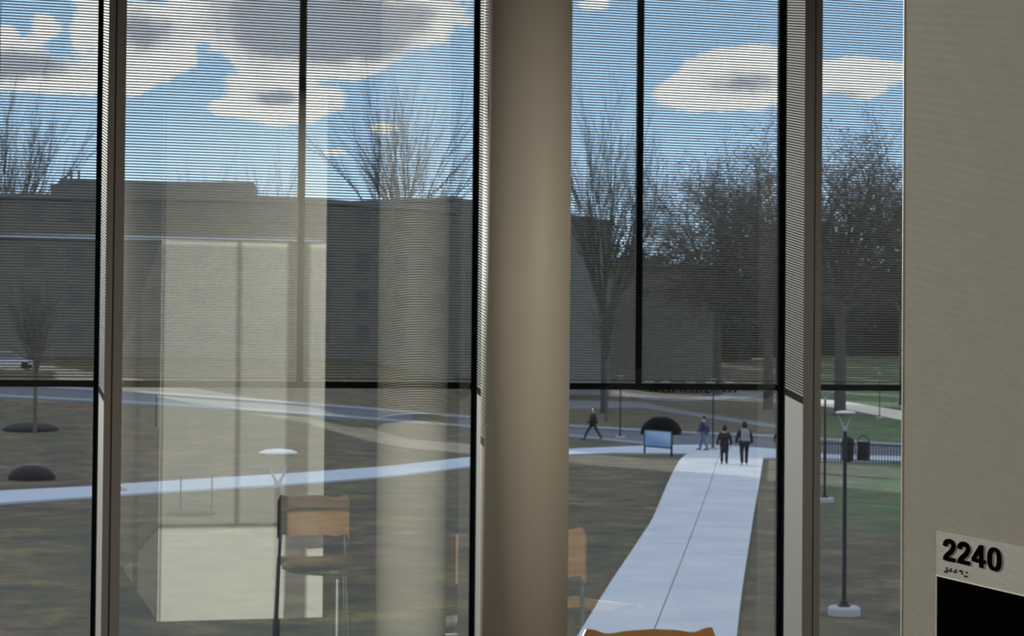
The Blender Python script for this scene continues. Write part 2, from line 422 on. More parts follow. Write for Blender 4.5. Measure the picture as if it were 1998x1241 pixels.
walk_bed.build('joint_bed', mat('joint_grey', (.23, .25, .29), .9), walk)

# far park paths
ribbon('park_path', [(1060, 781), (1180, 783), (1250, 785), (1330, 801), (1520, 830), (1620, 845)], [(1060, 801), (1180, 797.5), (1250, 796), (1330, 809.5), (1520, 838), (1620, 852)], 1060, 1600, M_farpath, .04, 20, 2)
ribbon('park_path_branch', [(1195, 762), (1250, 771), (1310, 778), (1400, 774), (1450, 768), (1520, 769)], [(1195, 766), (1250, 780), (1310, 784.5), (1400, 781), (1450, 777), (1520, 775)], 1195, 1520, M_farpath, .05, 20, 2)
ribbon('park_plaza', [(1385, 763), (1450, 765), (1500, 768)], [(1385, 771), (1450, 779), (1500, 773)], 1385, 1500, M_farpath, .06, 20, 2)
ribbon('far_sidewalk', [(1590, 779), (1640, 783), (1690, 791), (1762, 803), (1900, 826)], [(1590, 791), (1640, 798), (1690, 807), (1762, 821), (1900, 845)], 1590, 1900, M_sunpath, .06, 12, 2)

# ------------------------------------------------------------ window wall
GY = 7.2; GLT = .012
def gx(x): return PY(x, 620, GY).x
m_left = [gx(191)-3*1.409, gx(191)-2*1.409, gx(191)-1.409, gx(191), gx(926), gx(1523), gx(1523)+1.34]
MW = .074; MD = .225
ZR = PY(800, 752, GY).z                       # centre of the black transom
ZTOP = 3.34
gask = {3: (.018, .0), 4: (.020, 0), 5: (.034, 0)}
def mullion(i, xl, full=True):
    root = empty('trim_%d' % (i+1), (xl, GY, 0)); struct(root)
    a = MB()
    sp_ = .010
    def prism(x0f, x0b, x1f, x1b, yf, yb, z0, z1):
        a.add([(x0f,yf,z0),(x1f,yf,z0),(x1b,yb,z0),(x0b,yb,z0),(x0f,yf,z1),(x1f,yf,z1),(x1b,yb,z1),(x0b,yb,z1)],
              [(0,3,2,1),(4,5,6,7),(0,1,5,4),(1,2,6,5),(2,3,7,6),(3,0,4,7)])
    s0 = .012 if i == 3 else 0.0
    # body, slightly drafted on the left flank, with a recessed vertical joint in its face
    prism(s0, 0, MW, MW, -MD+.008, 0, 0, ZTOP)
    a.build('mullion_body', M_mull, root)
    j = .6 if i >= 4 else .52
    xj = MW*j
    MB().box(s0, xj-.003, -MD, -MD+.0079, 0, ZTOP).build('mullion_cap', M_mull, root)
    MB().box(xj+.003, MW, -MD, -MD+.0079, 0, ZTOP).build('mullion_cap', M_mull, root)
    MB().box(xj-.0029, xj+.0029, -MD+.0055, -MD+.0078, 0, ZTOP).build('mullion_joint', M_groove, root)
    w = .013
    MB().box(-.0008, -.0001, -.042, -.007, 0, ZTOP).build('glazing_pocket', M_black, root)
    MB().box(-w, -.0005, -.0065, .0, 0, ZTOP).build('gasket', M_black, root)
    MB().box(MW+.0005, MW+.012, -.008, .0, 0, ZTOP).build('gasket', M_black, root)
    MB().box(.006, MW-.006, .0065, .05, 0, ZTOP).build('mullion_outer', M_black, root)
    return root
for i, xl in enumerate(m_left): mullion(i, xl)
DIV = {3: gx(587.5), 4: None, 5: None}
def pane(i, xa, xb, div, nm):
    """glass sheet + louvre screen (upper part) + black transom"""
    root = empty('window_%d' % nm, (xa, GY, 0)); struct(root)
    W = xb-xa
    MB().box(-.004, W+.004, .0004, .006, .06, ZTOP-.02).build('pane', M_glass, root)
    MB().box(0, W, .016, .055, 0, .07).build('sill_rail', M_black, root)
    MB().box(0, W, .014, .040, ZR-.0125-.0, ZR+.0125).build('transom', M_black, root)
    spans = []
    if div is None: spans = [(0, W)]
    else:
        MB().box(div-xa-.0085, div-xa+.0085, .020, .034, ZR+.0126, ZTOP-.02).build('screen_divider', M_black, root)
        spans = [(0, div-xa-.0086), (div-xa+.0086, W)]
    return root, spans
PITCH_S = .0104
def slat_mesh(w):
    # small rounded louvre blade: rising hexagonal section
    prof = [(-.0062, .0010), (-.0038, -.0013), (.0038, -.0023), (.0062, -.0010), (.0038, .0013), (-.0038, .0023)]
    vs = [(0, y, z) for y, z in prof]+[(w, y, z) for y, z in prof]
    fs = [(i, i+6, (i+1) % 6+6, (i+1) % 6) for i in range(6)]+[tuple(range(6)), tuple(range(11, 5, -1))]
    me = bpy.data.meshes.new('slat'); me.from_pydata(vs, [], fs); me.update(); me.materials.append(M_slat); return me
SCREEN_LABELS = {}
def screen(x0, w, label):
    root = empty('louvre_screen', (x0, GY+.027, ZR+.02))
    tag(root, label, 'window screen', 'horizontal louvre screens in the upper windows')
    me = slat_mesh(w-.002)
    n = int((ZTOP-.03-ZR-.02)/PITCH_S)
    for k in range(n):
        o = link(bpy.data.objects.new('slat', me)); o.parent = root; o.location = (.001, 0, k*PITCH_S+.004)
    for xx in (.0005, w-.0035):
        MB().box(xx, xx+.003, -.0075, .0075, -.006, n*PITCH_S).build('side_channel', M_black, root)
divs = [m_left[0]+.74, m_left[1]+.74, gx(-14), gx(587.5), gx(1250), gx(1532)+.66]
labels = [['grey louvre screen farthest left of the window wall, outside the view', 'grey louvre screen left of the view, second from the corner'],
          ['grey louvre screen left of the view, third from the corner', 'grey louvre screen left of the view, fourth from the corner'],
          ['grey louvre screen just left of the view edge', 'grey louvre screen at the far left edge, left of the first mullion'],
          ['grey louvre screen just right of the first mullion, left of the thin black divider', 'grey louvre screen between a thin black divider and the round column'],
          ['narrow grey louvre screen just right of the round column', 'grey louvre screen between thin black divider and the right mullion, before the dense tree'],
          ['grey louvre screen between right mullion and the door-sign wall', 'grey louvre screen hidden behind the door-sign wall']]
for i in range(6):
    xa = m_left[i]+MW+.0005; xb = m_left[i+1]-.0005
    r, spans = pane(i, xa, xb, divs[i] if xa < divs[i] < xb else None, i+1)
    for k, (s0, s1) in enumerate(spans):
        if xa+s1 < -2.6: continue
        screen(xa+s0+.001, s1-s0-.002, labels[i][k])

# ------------------------------------------------------------ room shell
XW = PX(1834.5, 1121.8, 1.0); XW = 1.067
yc = PX(1763, 620, XW).y                     # corner of the sign wall
def box_struct(name, x0, x1, y0, y1, z0, z1, mt): return struct(MB().box(x0, x1, y0, y1, z0, z1).build(name, mt))
XR = m_left[6]+MW; XL = -2.9
box_struct('floor', XL, XR+1.2, -6.0, GY+.09, -.25, -.001, M_floor)
box_struct('ceiling', XL, XR+1.2, -6.0, GY+.09, CEIL, CEIL+.25, M_ceil)
box_struct('wall_left', XL-.15, XL, -6.0, GY+.09, 0, CEIL, M_room)
box_struct('wall_back', XL, XR+1.2, -6.15, -6.0, 0, CEIL, M_dark)
box_struct('wall_right', XR+1.2, XR+1.35, -6.0, GY+.09, 0, CEIL, M_dark)
box_struct('trim_9', XR, XR+1.2, GY-.05, GY+.09, 0, CEIL, M_room)
box_struct('trim_10', XL, m_left[0], GY-.05, GY+.09, 0, CEIL, M_room)
box_struct('trim_11', m_left[0], XR, GY-.02, GY+.11, ZTOP, CEIL, M_mull)
# sign wall: the block whose left face carries the room sign; its end faces the windows
XE = PY(635, 700, 1).x
XE = 2.10
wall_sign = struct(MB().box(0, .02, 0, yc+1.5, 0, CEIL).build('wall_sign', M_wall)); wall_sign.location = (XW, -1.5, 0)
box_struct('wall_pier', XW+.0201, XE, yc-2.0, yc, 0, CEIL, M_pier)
# thin metal corner bead catching window light
struct(MB().box(XW-.0012, XW+.004, yc+.0002, yc+.002, 0, CEIL).build('trim_12', mat('corner_bead', (.8, .78, .7), .4)))

# ------------------------------------------------------------ column
zc = GY*.877
xc = PY(1026, 620, zc).x
rc = .5*(PY(1112, 620, zc).x-PY(938, 620, zc).x)*.955
col = MB()
prof = [(rc, 0), (rc, CEIL)]
col.lathe((0, 0, 0), prof, 96)
colo = col.build('round_column', M_column, None, True); colo.location = (xc, zc, 0)
me = colo.data
for p in me.polygons:
    if len(p.vertices) > 4: p.use_smooth = False
tag(colo, 'smooth beige round column standing in front of the window wall', 'column')

# ------------------------------------------------------------ room sign
z_t = PX(1834.5, 1034.5, XW).z; z_m = PX(1834.5, 1121.8, XW).z
y_l = PX(1833.5, 1121.8, XW).y
sgn = empty('room_sign', (XW, y_l, z_m)); tag(sgn, 'taupe room number sign reading 2240 with braille and black insert on the wall', 'sign')
TH = .0045
def srel(y0, y1, z0, z1, t0, t1, name, mt, par=sgn):     # y measured towards the camera (positive right in view)
    b = MB().box(-t1, -t0, -y1, -y0, z0, z1); return b.build(name, mt, par)
SW = .205
srel(0, SW, .0008, z_t-z_m, 0, TH, 'number_plate', M_plate)
srel(0, SW, -.0012, .0006, 0, TH+.0006, 'plate_edge', M_plate_edge)
srel(0, .0012, -.21, -.0014, 0, TH+.0004, 'plate_edge', M_plate_edge)
srel(.0013, SW, -.21, -.0014, 0, TH-.0006, 'sign_insert', M_insert)
zt = PX(1860, 1051.8, XW).z-z_m; zb = PX(1860, 1094.3, XW).z-z_m
def stroke(pts, w):
    """outline quads for a thick polyline in 2-D, mitred"""
    L_, R_ = [], []
    for i, p in enumerate(pts):
        a = Vector(pts[max(0, i-1)]); b = Vector(pts[min(len(pts)-1, i+1)]); t = (b-a).normalized(); n = Vector((-t.y, t.x))
        L_.append(Vector(p)+n*w/2); R_.append(Vector(p)-n*w/2)
    return L_, R_
def digit(ch, xl, xr):
    yl = y_l-PX(xl, 1080, XW).y; yr = y_l-PX(xr, 1080, XW).y
    ph = zt-zb; W_ = .68; mb = MB(); T0, T1 = TH, TH+.0016
    def M2(u, v): return (yl+(yr-yl)*u/W_, zb+ph*v)
    def solid(quads):
        for q in quads:
            pts = [M2(*p) for p in q]
            vs = [(-T0, -a, b) for a, b in pts]+[(-T1, -a, b) for a, b in pts]; n = len(pts)
            fs = [tuple(range(n)), tuple(range(2*n-1, n-1, -1))]+[(i, (i+1) % n, n+(i+1) % n, n+i) for i in range(n)]
            mb.add(vs, fs)
    def strokeq(pts, w):
        l, r = stroke(pts, w); solid([(l[i], l[i+1], r[i+1], r[i]) for i in range(len(pts)-1)])
    if ch == '2':
        cx, cy, rx, ry = .335, .705, .235, .205
        pts = [(.075, .655)]+[(cx+rx*math.cos(math.radians(a)), cy+ry*math.sin(math.radians(a))+.01) for a in range(170, -36, -14)]
        pts += [(.44, .455), (.34, .37), (.235, .28), (.155, .19), (.115, .10)]
        strokeq(pts, .185); solid([((.02, 0), (.655, 0), (.655, .165), (.02, .165))])
    if ch == '4':
        solid([((.40, 0), (.565, 0), (.565, 1), (.40, 1)), ((.0, .215), (.68, .215), (.68, .365), (.0, .365)),
               ((.0, .36), (.15, .33), (.50, .86), (.40, 1.0))])
    if ch == '0':
        o = []; inn = []
        for k in range(32):
            a = 2*PI*k/32; c, s = math.cos(a), math.sin(a)
            f = lambda v, e: math.copysign(abs(v)**e, v)
            o.append((.34+.335*f(c, .85), .5+.515*f(s, .85))); inn.append((.34+.150*f(c, .8), .5+.365*f(s, .8)))
        solid([(o[k], o[(k+1) % 32], inn[(k+1) % 32], inn[k]) for k in range(32)])
    return mb.build('digit', M_digit, sgn)
digit('2', 1848.8, 1872.5); digit('2', 1877.0, 1901.0); digit('4', 1905.0, 1930.5); digit('0', 1935.5, 1961.8)
bz = PX(1852, 1115.5, XW).z-z_m; dz = (PX(1852, 1108, XW).z-PX(1852, 1115.5, XW).z)/2*1.05
cells = {'n': ((0, 1), (1, 1), (1, 2), (1, 0), (0, 0)), 'b': ((0, 2), (0, 1)), 'd': ((0, 2), (1, 2), (1, 1)), 'j': ((1, 2), (1, 1), (0, 1), (0, 0))}
bx = 1851.5
dots = MB()
for cell, x0 in (((1, 2), (1, 1), (0, 0), (1, 0)), 1851.0), (((0, 1), (1, 2), (1, 1)), 1859.2), (((0, 1), (1, 2), (1, 1)), 1868.8), (((0, 2), (1, 2), (1, 1)), 1880.5), (((1, 2), (0, 0), (1, 0)), 1889.8):
    for (cx_, cz_) in cell:
        yy = y_l-PX(x0+cx_*3.6, 1112, XW).y
        zz = bz+cz_*dz
        dots.ellipsoid((-TH-.0001, -yy, zz), .0012, .0017, .00105, 8, 4)
dots.build('braille_dots', M_digit, sgn)

# ------------------------------------------------------------ chairs, table, bin
def make_chair(loc, rz, label, s=1.0):
    r = empty('wooden_chair', loc, rz)
    # local: seat faces -Y, back at +Y
    H0 = .843; W2 = .212
    n = 28; vs = []; prof = []
    def top(u):      # crest line with ears, u in -1..1
        e = .010*sstep(.66, .86, abs(u)) ; c = .016*(1-abs(u))**.8
        drop = .035*sstep(.965, 1.0, abs(u))
        dip = -.006*math.exp(-((abs(u)-.60)/.16)**2)
        return H0-.020+e+c*.9+dip-drop
    th = .014
    for k in range(n+1):
        u = -1+2*k/n; x = u*W2; y = .02+.045*(1-u*u); zt_ = top(u)
        for (yy, zz) in ((y, zt_-.23), (y, zt_), (y+th, zt_), (y+th, zt_-.23)): vs.append((x, yy, zz))
    fs = []
    for k in range(n):
        for j in range(4): a = k*4+j; b = k*4+(j+1) % 4; fs.append((a, b, b+4, a+4))
    fs += [(0, 3, 2, 1), (n*4, n*4+1, n*4+2, n*4+3)]
    mesh_obj('backrest', vs, fs, M_wood, r)
    st = MB(); pts = []
    for k in range(9):
        y = -.40+.42*k/8; z = .44-.012*math.sin(PI*k/8)+(.02 if k == 8 else 0)-(.015 if k == 0 else 0); pts.append((y, z))
    vs = []
    for (y, z) in pts:
        for x, dzz in ((-.205, .006), (-.10, -.004), (0, -.007), (.10, -.004), (.205, .006)): vs.append((x, y, z+dzz))
    m_ = len(vs); vs += [(x, y, z-.014) for x, y, z in vs]; fs = []
    for a in range(8):
        for b in range(4):
            q = a*5+b; fs.append((q, q+1, q+6, q+5)); fs.append((m_+q, m_+q+5, m_+q+6, m_+q+1))
    for a in range(8): fs.append((a*5, a*5+5, m_+a*5+5, m_+a*5)); fs.append((a*5+4, m_+a*5+4, m_+a*5+9, a*5+9))
    for b in range(4): fs.append((b, m_+b, m_+b+1, b+1)); fs.append((40+b, 41+b, m_+41+b, m_+40+b))
    mesh_obj('seat', vs, fs, M_wood, r)
    for sx in (-1, 1):
        MB().path([(sx*.19, .03, .62), (sx*.20, .03, .43), (sx*.215, .07, 0)], [.011]*3, 8).build('leg', M_chrome, r)
        MB().path([(sx*.19, -.02, .425), (sx*.20, -.36, .425), (sx*.215, -.40, 0)], [.011]*3, 8).build('leg', M_chrome, r)
    MB().tube((-.20, -.36, .425), (.20, -.36, .425), .009, .009, 8).build('stretcher', M_chrome, r)
    return tag(r, label, 'chair', None)
dch = .845/ (532/FPX)
pc = P(1255, 1236, 5.98)
make_chair((pc.x, pc.y-.03, 0), -YAW+PI+math.radians(10), 'orange-brown wooden chair whose top rail shows at the bottom edge, right of the column')
make_chair((1.90, 2.95, 0), math.radians(8), 'orange-brown wooden chair by the pier end, seen reflected beside the bright panel')
make_chair((2.74, 5.2, 0), math.radians(60), 'orange-brown wooden chair hidden by the sign wall, mirrored beside the column')
tb = empty('round_table', (1.86, 4.0, 0)); tag(tb, 'low dark round table on a single stem, mirrored in the glass', 'table')
MB().lathe((0, 0, 0), [(.27, .50), (.30, .515), (.30, .535), (.285, .55)], 40).build('tabletop', M_tabled, tb)
MB().lathe((0, 0, 0), [(.03, .03), (.025, .10), (.025, .49), (.05, .50)], 16).build('stem', M_chrome, tb)
MB().lathe((0, 0, 0), [(.22, 0), (.21, .012), (.04, .03)], 32).build('foot', M_chrome, tb)
bn = empty('waste_bin', (2.32, 3.4, 0)); tag(bn, 'slim black square waste bin on the carpet, mirrored near the column', 'bin')
MB().bbox(-.09, .09, -.09, .09, 0, .48, .012).build('bin_body', M_digit, bn)
MB().bbox(-.095, .095, -.095, .095, .481, .51, .01).build('bin_rim', M_black, bn)

# ------------------------------------------------------------ buildings
def depthpt(x, d, z):
    s = (x-999)*d/FPX; return Vector((s*FH.y+d*FH.x, d*FH.y-s*FH.x, z))
def block(x0, d0, x1, d1, z0, z1, thick, name, mt, parent):
    A = depthpt(x0, d0, 0); B = depthpt(x1, d1, 0); t = (B-A).normalized(); n = Vector((-t.y, t.x, 0))
    if n.y < 0: n = -n
    pts = [A, B, B+n*thick, A+n*thick]
    vs = [(p.x, p.y, z0) for p in pts]+[(p.x, p.y, z1) for p in pts]
    return mesh_obj(name, vs, [(0,3,2,1),(4,5,6,7),(0,1,5,4),(1,2,6,5),(2,3,7,6),(3,0,4,7)], mt, parent)
def windows(x0, d0, x1, d1, zs, count, parent, w=1.5, h=1.7, skip=0.04):
    A = depthpt(x0, d0, 0); B = depthpt(x1, d1, 0); t = (B-A).normalized(); n = Vector((-t.y, t.x, 0))
    if n.y < 0: n = -n
    Ln = (B-A).length; mf = None
    for z in zs:
        for k in range(count):
            c = A+t*(Ln*((k+.5)/count))
            def bx_(w_, h_, o0, o1, zc_):
                p = [c-t*w_/2+n*o0, c+t*w_/2+n*o0, c+t*w_/2+n*o1, c-t*w_/2+n*o1]
                return [(q.x, q.y, zc_-h_/2) for q in p]+[(q.x, q.y, zc_+h_/2) for q in p]
            F = [(0,3,2,1),(4,5,6,7),(0,1,5,4),(1,2,6,5),(2,3,7,6),(3,0,4,7)]
            f = mesh_obj('window', bx_(w+.2, h+.2, -.06, .05, z), F, M_wframe2, parent)
            mesh_obj('pane', bx_(w, h, -.07, -.055, z), F, M_wing, f)
M_wframe2 = mat('window_frame_brown', (.15, .14, .13), .7)
ZB = EYE+15.56
bA = empty('campus_building', depthpt(400, 190, 0)); bA.location.z = 0
def inv(parent, o): o.location = -parent.location; return o
def bpart(*a): o = block(*a); o.location = -a[-1].location; return o
bpart(-60, 188, 590, 190, -3, ZB-.5, 14, 'wall', M_brick, bA)
bpart(590.5, 190, 890, 202, -3, ZB-.5, 14, 'wall', M_brick, bA)
bpart(-63, 187.7, 590, 189.7, ZB-.49, ZB, 14.6, 'parapet', M_brick3, bA)
bpart(590.5, 189.7, 893, 201.7, ZB-.49, ZB, 14.6, 'parapet', M_brick3, bA)
bpart(112, 192.5, 492, 194, ZB+.01, EYE+17.35, 8, 'penthouse', M_brick3, bA)
bpart(-62, 187.7, 589.5, 189.7, EYE+11.22, EYE+11.62, .29, 'stone_band', M_band, bA)
bpart(590.5, 189.7, 628, 191.2, EYE+11.22, EYE+11.62, .29, 'stone_band', M_band, bA)
bpart(95, 190.5, 185, 190.8, ZB+.01, ZB+1.1, 1.0, 'roof_unit', M_brick3, bA)
for xx in (135, 150):
    p = depthpt(xx, 192, 0); MB().tube((p.x, p.y, ZB), (p.x, p.y, ZB+2.6), .12, .12, 8).build('roof_pipe', M_brick3, bA).location = -bA.location
n0 = len(bpy.data.objects)
windows(-60, 188, 590, 190, [EYE+14.0, EYE+9.6, EYE+5.8, EYE+2.4], 8, bA)
windows(590, 190, 890, 202, [EYE+14.0, EYE+9.6, EYE+5.8, EYE+2.4], 4, bA)
for o in bA.children:
    if o.name.startswith('window'): o.location = -bA.location
tag(bA, 'long brown brick campus building with flat roof and pale band, across the left panes', 'building')

bB = empty('brick_building', depthpt(1000, 230, 0)); bB.location.z = 0
bpart(882, 216, 1190, 250, -4, EYE+17.5, 20, 'wall', M_brick3, bB)
bpart(881, 215.7, 1190, 249.7, EYE+17.51, EYE+17.9, 20.6, 'parapet', M_brick3, bB)
windows(882, 216, 1190, 250, [EYE+13, EYE+9, EYE+5, EYE+1.5], 5, bB)
for o in bB.children:
    if o.name.startswith('window'): o.location = -bB.location
tag(bB, 'grey-brown block mostly hidden behind the column, its edge right of the column', 'building')
bR = empty('tan_building', depthpt(1300, 286, 0)); bR.location.z = 0
bpart(1170, 280, 1406, 286, -4, EYE+13.5, 18, 'wall', M_brick2, bR)
bpart(1169, 279.6, 1408, 285.6, EYE+13.51, EYE+14.05, 18.8, 'parapet', M_brick2, bR)
windows(1170, 280, 1406, 286, [EYE+10, EYE+5.5], 4, bR, 1.6, 1.2)
for o in bR.children:
    if o.name.startswith('window'): o.location = -bR.location
tag(bR, 'plain tan flat-roofed building behind trees, right of the thin black divider', 'building')
# tall block added out of view to the left, to put the lawn in shade
bT = empty('lawn_shade_block', (-50, 190, 0))
MB().box(-46, 40, 0, 15, -3, 33.6).build('wall', M_brick, bT)
MB().box(-46.3, 40.3, -.3, 15.3, 33.61, 34.0).build('parapet', M_brick3, bT)
tag(bT, 'unseen tall brown brick block left of the long campus building, added to shade the lawn', 'building')

# ------------------------------------------------------------ trees
def tree(name, base, h, seed, style, label, lean=0, leaf=None, barkm=None, width=1.0, sides=4, cat='tree', group=None, nleaf=0, lsz=.2, levels=4, clear=.2, fill=0, low=False):
    rnd = random.Random(seed); mb = MB(); tips = []
    trunk_r = h*.013 if style == 'vase' else h*.02
    def rot(v, ang, azm):
        v = v.normalized(); u = v.orthogonal().normalized(); w = v.cross(u); s = u*math.cos(azm)+w*math.sin(azm)
        return (v*math.cos(ang)+s*math.sin(ang)).normalized()
    def grow(p, dr, ln, r, lev):
        n = 3; pts = [p]; q = p.copy(); dd = dr.copy()
        for i in range(n):
            up = .10 if style == 'vase' else .03
            dd = (dd+Vector((rnd.uniform(-1, 1), rnd.uniform(-1, 1), rnd.uniform(-.6, 1)*.8+up*2))*.11).normalized()
            q = q+dd*(ln/n); pts.append(q.copy())
        re = max(r*.5, .010)
        rs = [r+(re-r)*i/n for i in range(n+1)]
        sd = sides if lev < 2 else 3
        for i in range(n): mb.tube(pts[i], pts[i+1], rs[i], rs[i+1], sd, False)
        if lev >= levels: tips.append(pts[-1]); tips.append(pts[1]); return
        k = 4 if style == 'vase' else 5
        for c in range(k):
            f = (c+1)/k; ii = min(n-1, int(f*n*.999)); pp = pts[ii].lerp(pts[ii+1], f*n-ii if f < 1 else 1)
            ang = rnd.uniform(.16, .42) if style == 'vase' else rnd.uniform(.4, .95)
            if c == k-1: ang *= .45
            nd_ = rot(dd, ang, rnd.uniform(0, 2*PI))
            if style != 'vase': nd_.z = nd_.z*.85; nd_.normalize()
            grow(pp, nd_, ln*rnd.uniform(.5, .74), max(rs[ii]*.6, .011), lev+1)
    tz = h*clear
    mb.tube((0, 0, -.6), (0, 0, .5), trunk_r*1.5, trunk_r*1.1, 8); mb.tube((0, 0, .5), (0, 0, tz), trunk_r*1.1, trunk_r, 8)
    if style == 'vase':
        for c in range(10):
            a = 2*PI*c/10+rnd.uniform(-.2, .2); tilt = (rnd.uniform(.30, .55) if c % 2 else rnd.uniform(.05, .28))*width
            grow(Vector((0, 0, tz-.3)), Vector((math.sin(tilt)*math.cos(a), math.sin(tilt)*math.sin(a), math.cos(tilt))), h*.40*(1-.2*tilt), trunk_r*.55, 1)
    else:
        for c in range(9):
            a = 2.4*c+rnd.uniform(-.3, .3); tilt = rnd.uniform(.15, 1.15)*width; zz = tz+(h*.25)*c/9
            mb_dir = Vector((math.sin(tilt)*math.cos(a), math.sin(tilt)*math.sin(a), max(.12, math.cos(tilt))))
            grow(Vector((0, 0, tz-.2+(zz-tz)*.6)), mb_dir.normalized(), h*.34, trunk_r*.6, 1)
        mb.tube((0, 0, tz), (0, 0, tz+h*.3), trunk_r, trunk_r*.5, 6)
    zs_ = sorted(v[2] for v in mb.v); zmax = zs_[int(len(zs_)*.994)]; sc = h/zmax
    mb.v = [(x*sc*1.0, y*sc, z*sc) for x, y, z in mb.v]; tips = [t_*sc for t_ in tips]
    r = empty(name, base)
    tr = mb.build('branches', barkm or M_bark, r)
    if nleaf:
        lm = MB()
        for i in range(nleaf):
            if rnd.random() < fill:
                while True:
                    q_ = Vector((rnd.uniform(-1, 1), rnd.uniform(-1, 1), rnd.uniform(-1, 1)))
                    if q_.length < 1: break
                t_ = Vector((q_.x*h*.42, q_.y*h*.42, h*(.45+.47*q_.z))) if low else Vector((q_.x*h*.40, q_.y*h*.40, h*(.64+.32*q_.z)))
                if low and rnd.random() < .4: t_.z = h*rnd.uniform(0, .3)
            else: t_ = rnd.choice(tips)
            c = t_+Vector((rnd.gauss(0, 1), rnd.gauss(0, 1), rnd.gauss(0, .8)))*(h*.018)
            a = Vector((rnd.uniform(-1, 1), rnd.uniform(-1, 1), rnd.uniform(-1, 1))).normalized(); b = a.orthogonal().normalized(); s = lsz*rnd.uniform(.5, 1.2)
            lm.add([c-a*s, c+b*s*.5, c+a*s, c-b*s*.5], [(0, 1, 2, 3)])
        o = lm.build('leaves', leaf or M_leafd, r); o['kind'] = 'stuff'
    tag(r, label, cat, group); return r
def gpt(x, d): p = depthpt(x, d, 0); p.z = gz(p.x, p.y); return p
def htop(x, y, d, base): return P(x, y, d).z-base.z
def ptree(name, x, d, ytop, seed, style, label, **k):
    b = gpt(x, d); return tree(name, b, htop(x, ytop, d, b), seed, style, label, **k)
ptree('bare_tree', 785, 232, 138, 11, 'vase', 'tall bare vase-shaped tree rising behind the brick building, left of the column', width=1.55, levels=5, clear=.42)
ptree('bare_tree', 1180, 172, 178, 23, 'vase', 'tall bare upright tree just right of the column', width=.8, levels=5, clear=.34, barkm=M_barkd)
b = G(68, 846)
tree('lawn_tree', b, P(68, 540, (b-CAM).dot(FW)).z-b.z, 31, 'vase', 'young bare tree at the far left in a mulch bed before the brick building', width=.8, levels=4, clear=.5)
ptree('bare_tree', 15, 226, 150, 33, 'vase', 'bare treetop behind the brick roof at the far left edge', width=1.3, levels=5, clear=.38)
ptree('bare_tree', 385, 235, 318, 37, 'vase', 'small bare treetop just above the roof between the left mullion and first divider', levels=4, width=1.2)
ptree('bare_tree', 530, 240, 300, 41, 'vase', 'faint bare treetop above the roof beside the first thin divider', levels=4, width=1.2)
ptree('spreading_tree', 1500, 190, 262, 51, 'spread', 'dense dark spreading tree left of the right mullion', levels=5, clear=.34, nleaf=20000, fill=.1, lsz=.13, barkm=M_barkt, width=1.25)
ptree('spreading_tree', 1400, 262, 300, 57, 'spread', 'dense brown tree over the tan building right of the thin divider', levels=5, clear=.34, nleaf=12000, fill=.2, lsz=.17, barkm=M_barkt, width=1.2)
ptree('spreading_tree', 1640, 172, 238, 61, 'spread', 'dense dark spreading tree between the right mullion and the sign wall', levels=5, clear=.36, nleaf=18000, fill=.1, lsz=.12, barkm=M_barkt, width=1.15)
ptree('spreading_tree', 1765, 215, 300, 67, 'spread', 'dense dark tree half hidden by the sign wall edge', levels=4, clear=.34, nleaf=9000, lsz=.2, barkm=M_barkd, width=1.1)
WL = ['leftmost', 'second', 'third', 'fourth', 'fifth', 'sixth', 'seventh', 'eighth', 'ninth', 'tenth']
for i, (x, d, yt) in enumerate([(1215, 300, 455), (1300, 330, 500), (1400, 350, 545), (1448, 380, 520), (1500, 365, 545), (1560, 390, 520), (1622, 375, 545), (1690, 400, 500), (1745, 385, 530), (1820, 380, 500)]):
    ptree('woodland_tree', x, d, yt, 100+i, 'spread', 'dark tree in the distant woodland, %s from the left' % WL[i], levels=3, clear=.12, nleaf=9000, fill=.75, low=True, lsz=.75, leaf=M_wood_far, barkm=M_barkd, width=1.3, group='woodland trees in the distance')

# mulch beds with young trees and stakes
def disc(name, x, y, rx, label, cat='mulch bed', hgt=.12, mt=None):
    c = G(x, y); d_ = (c-CAM).length; R_ = rx*d_/FPX
    n = 28; rg = [(.35, .94), (.6, .80), (.8, .58), (.93, .32), (1.0, -.1)]
    vs = [(0, 0, hgt)]+[(R_*a*math.cos(2*PI*i/n), R_*a*math.sin(2*PI*i/n), hgt*b if b > 0 else -.3) for a, b in rg for i in range(n)]
    vs = [(a, b, z+gz(c.x+a, c.y+b)-c.z) for a, b, z in vs]
    fs = [(0, 1+i, 1+(i+1) % n) for i in range(n)]
    for k in range(len(rg)-1): fs += [(1+k*n+i, 1+(k+1)*n+i, 1+(k+1)*n+(i+1) % n, 1+k*n+(i+1) % n) for i in range(n)]
    o = mesh_obj(name, vs, fs, mt or M_mulch); o.location = c; tag(o, label, cat); return o, c
disc('mulch_bed', 60, 840, 54, 'dark mulch bed around the upper left tree near the road', hgt=.45)
disc('mulch_bed', 62, 936, 46, 'dark mulch bed just above the pale sidewalk at far left', hgt=.55)
disc('mulch_bed', 372, 1003, 52, 'dim mulch bed around the staked sapling below the sidewalk')
disc('mulch_bed', 1290, 848, 42, 'black domed mound behind the blue notice board', hgt=1.15, mt=M_metalw, cat='mound')
c = G(372, 1003)
for dx, lb in ((-.30, 'left thin wooden stake in the sidewalk mulch bed'), (.62, 'right thin wooden stake in the sidewalk mulch bed')):
    s = MB().tube((0, 0, -.1), (0, 0, 1.15), .022, .018, 6).build('tree_stake', M_barkd); s.location = c+Vector((dx, 0, 0)); tag(s, lb, 'stake')
b = G(1183, 822)
o = tree('trunk_tree', b, 11.0, 78, 'vase', 'bare tree with a thick grey trunk beyond the road, right of the column', levels=3, clear=.55, barkm=M_bark, width=.7)

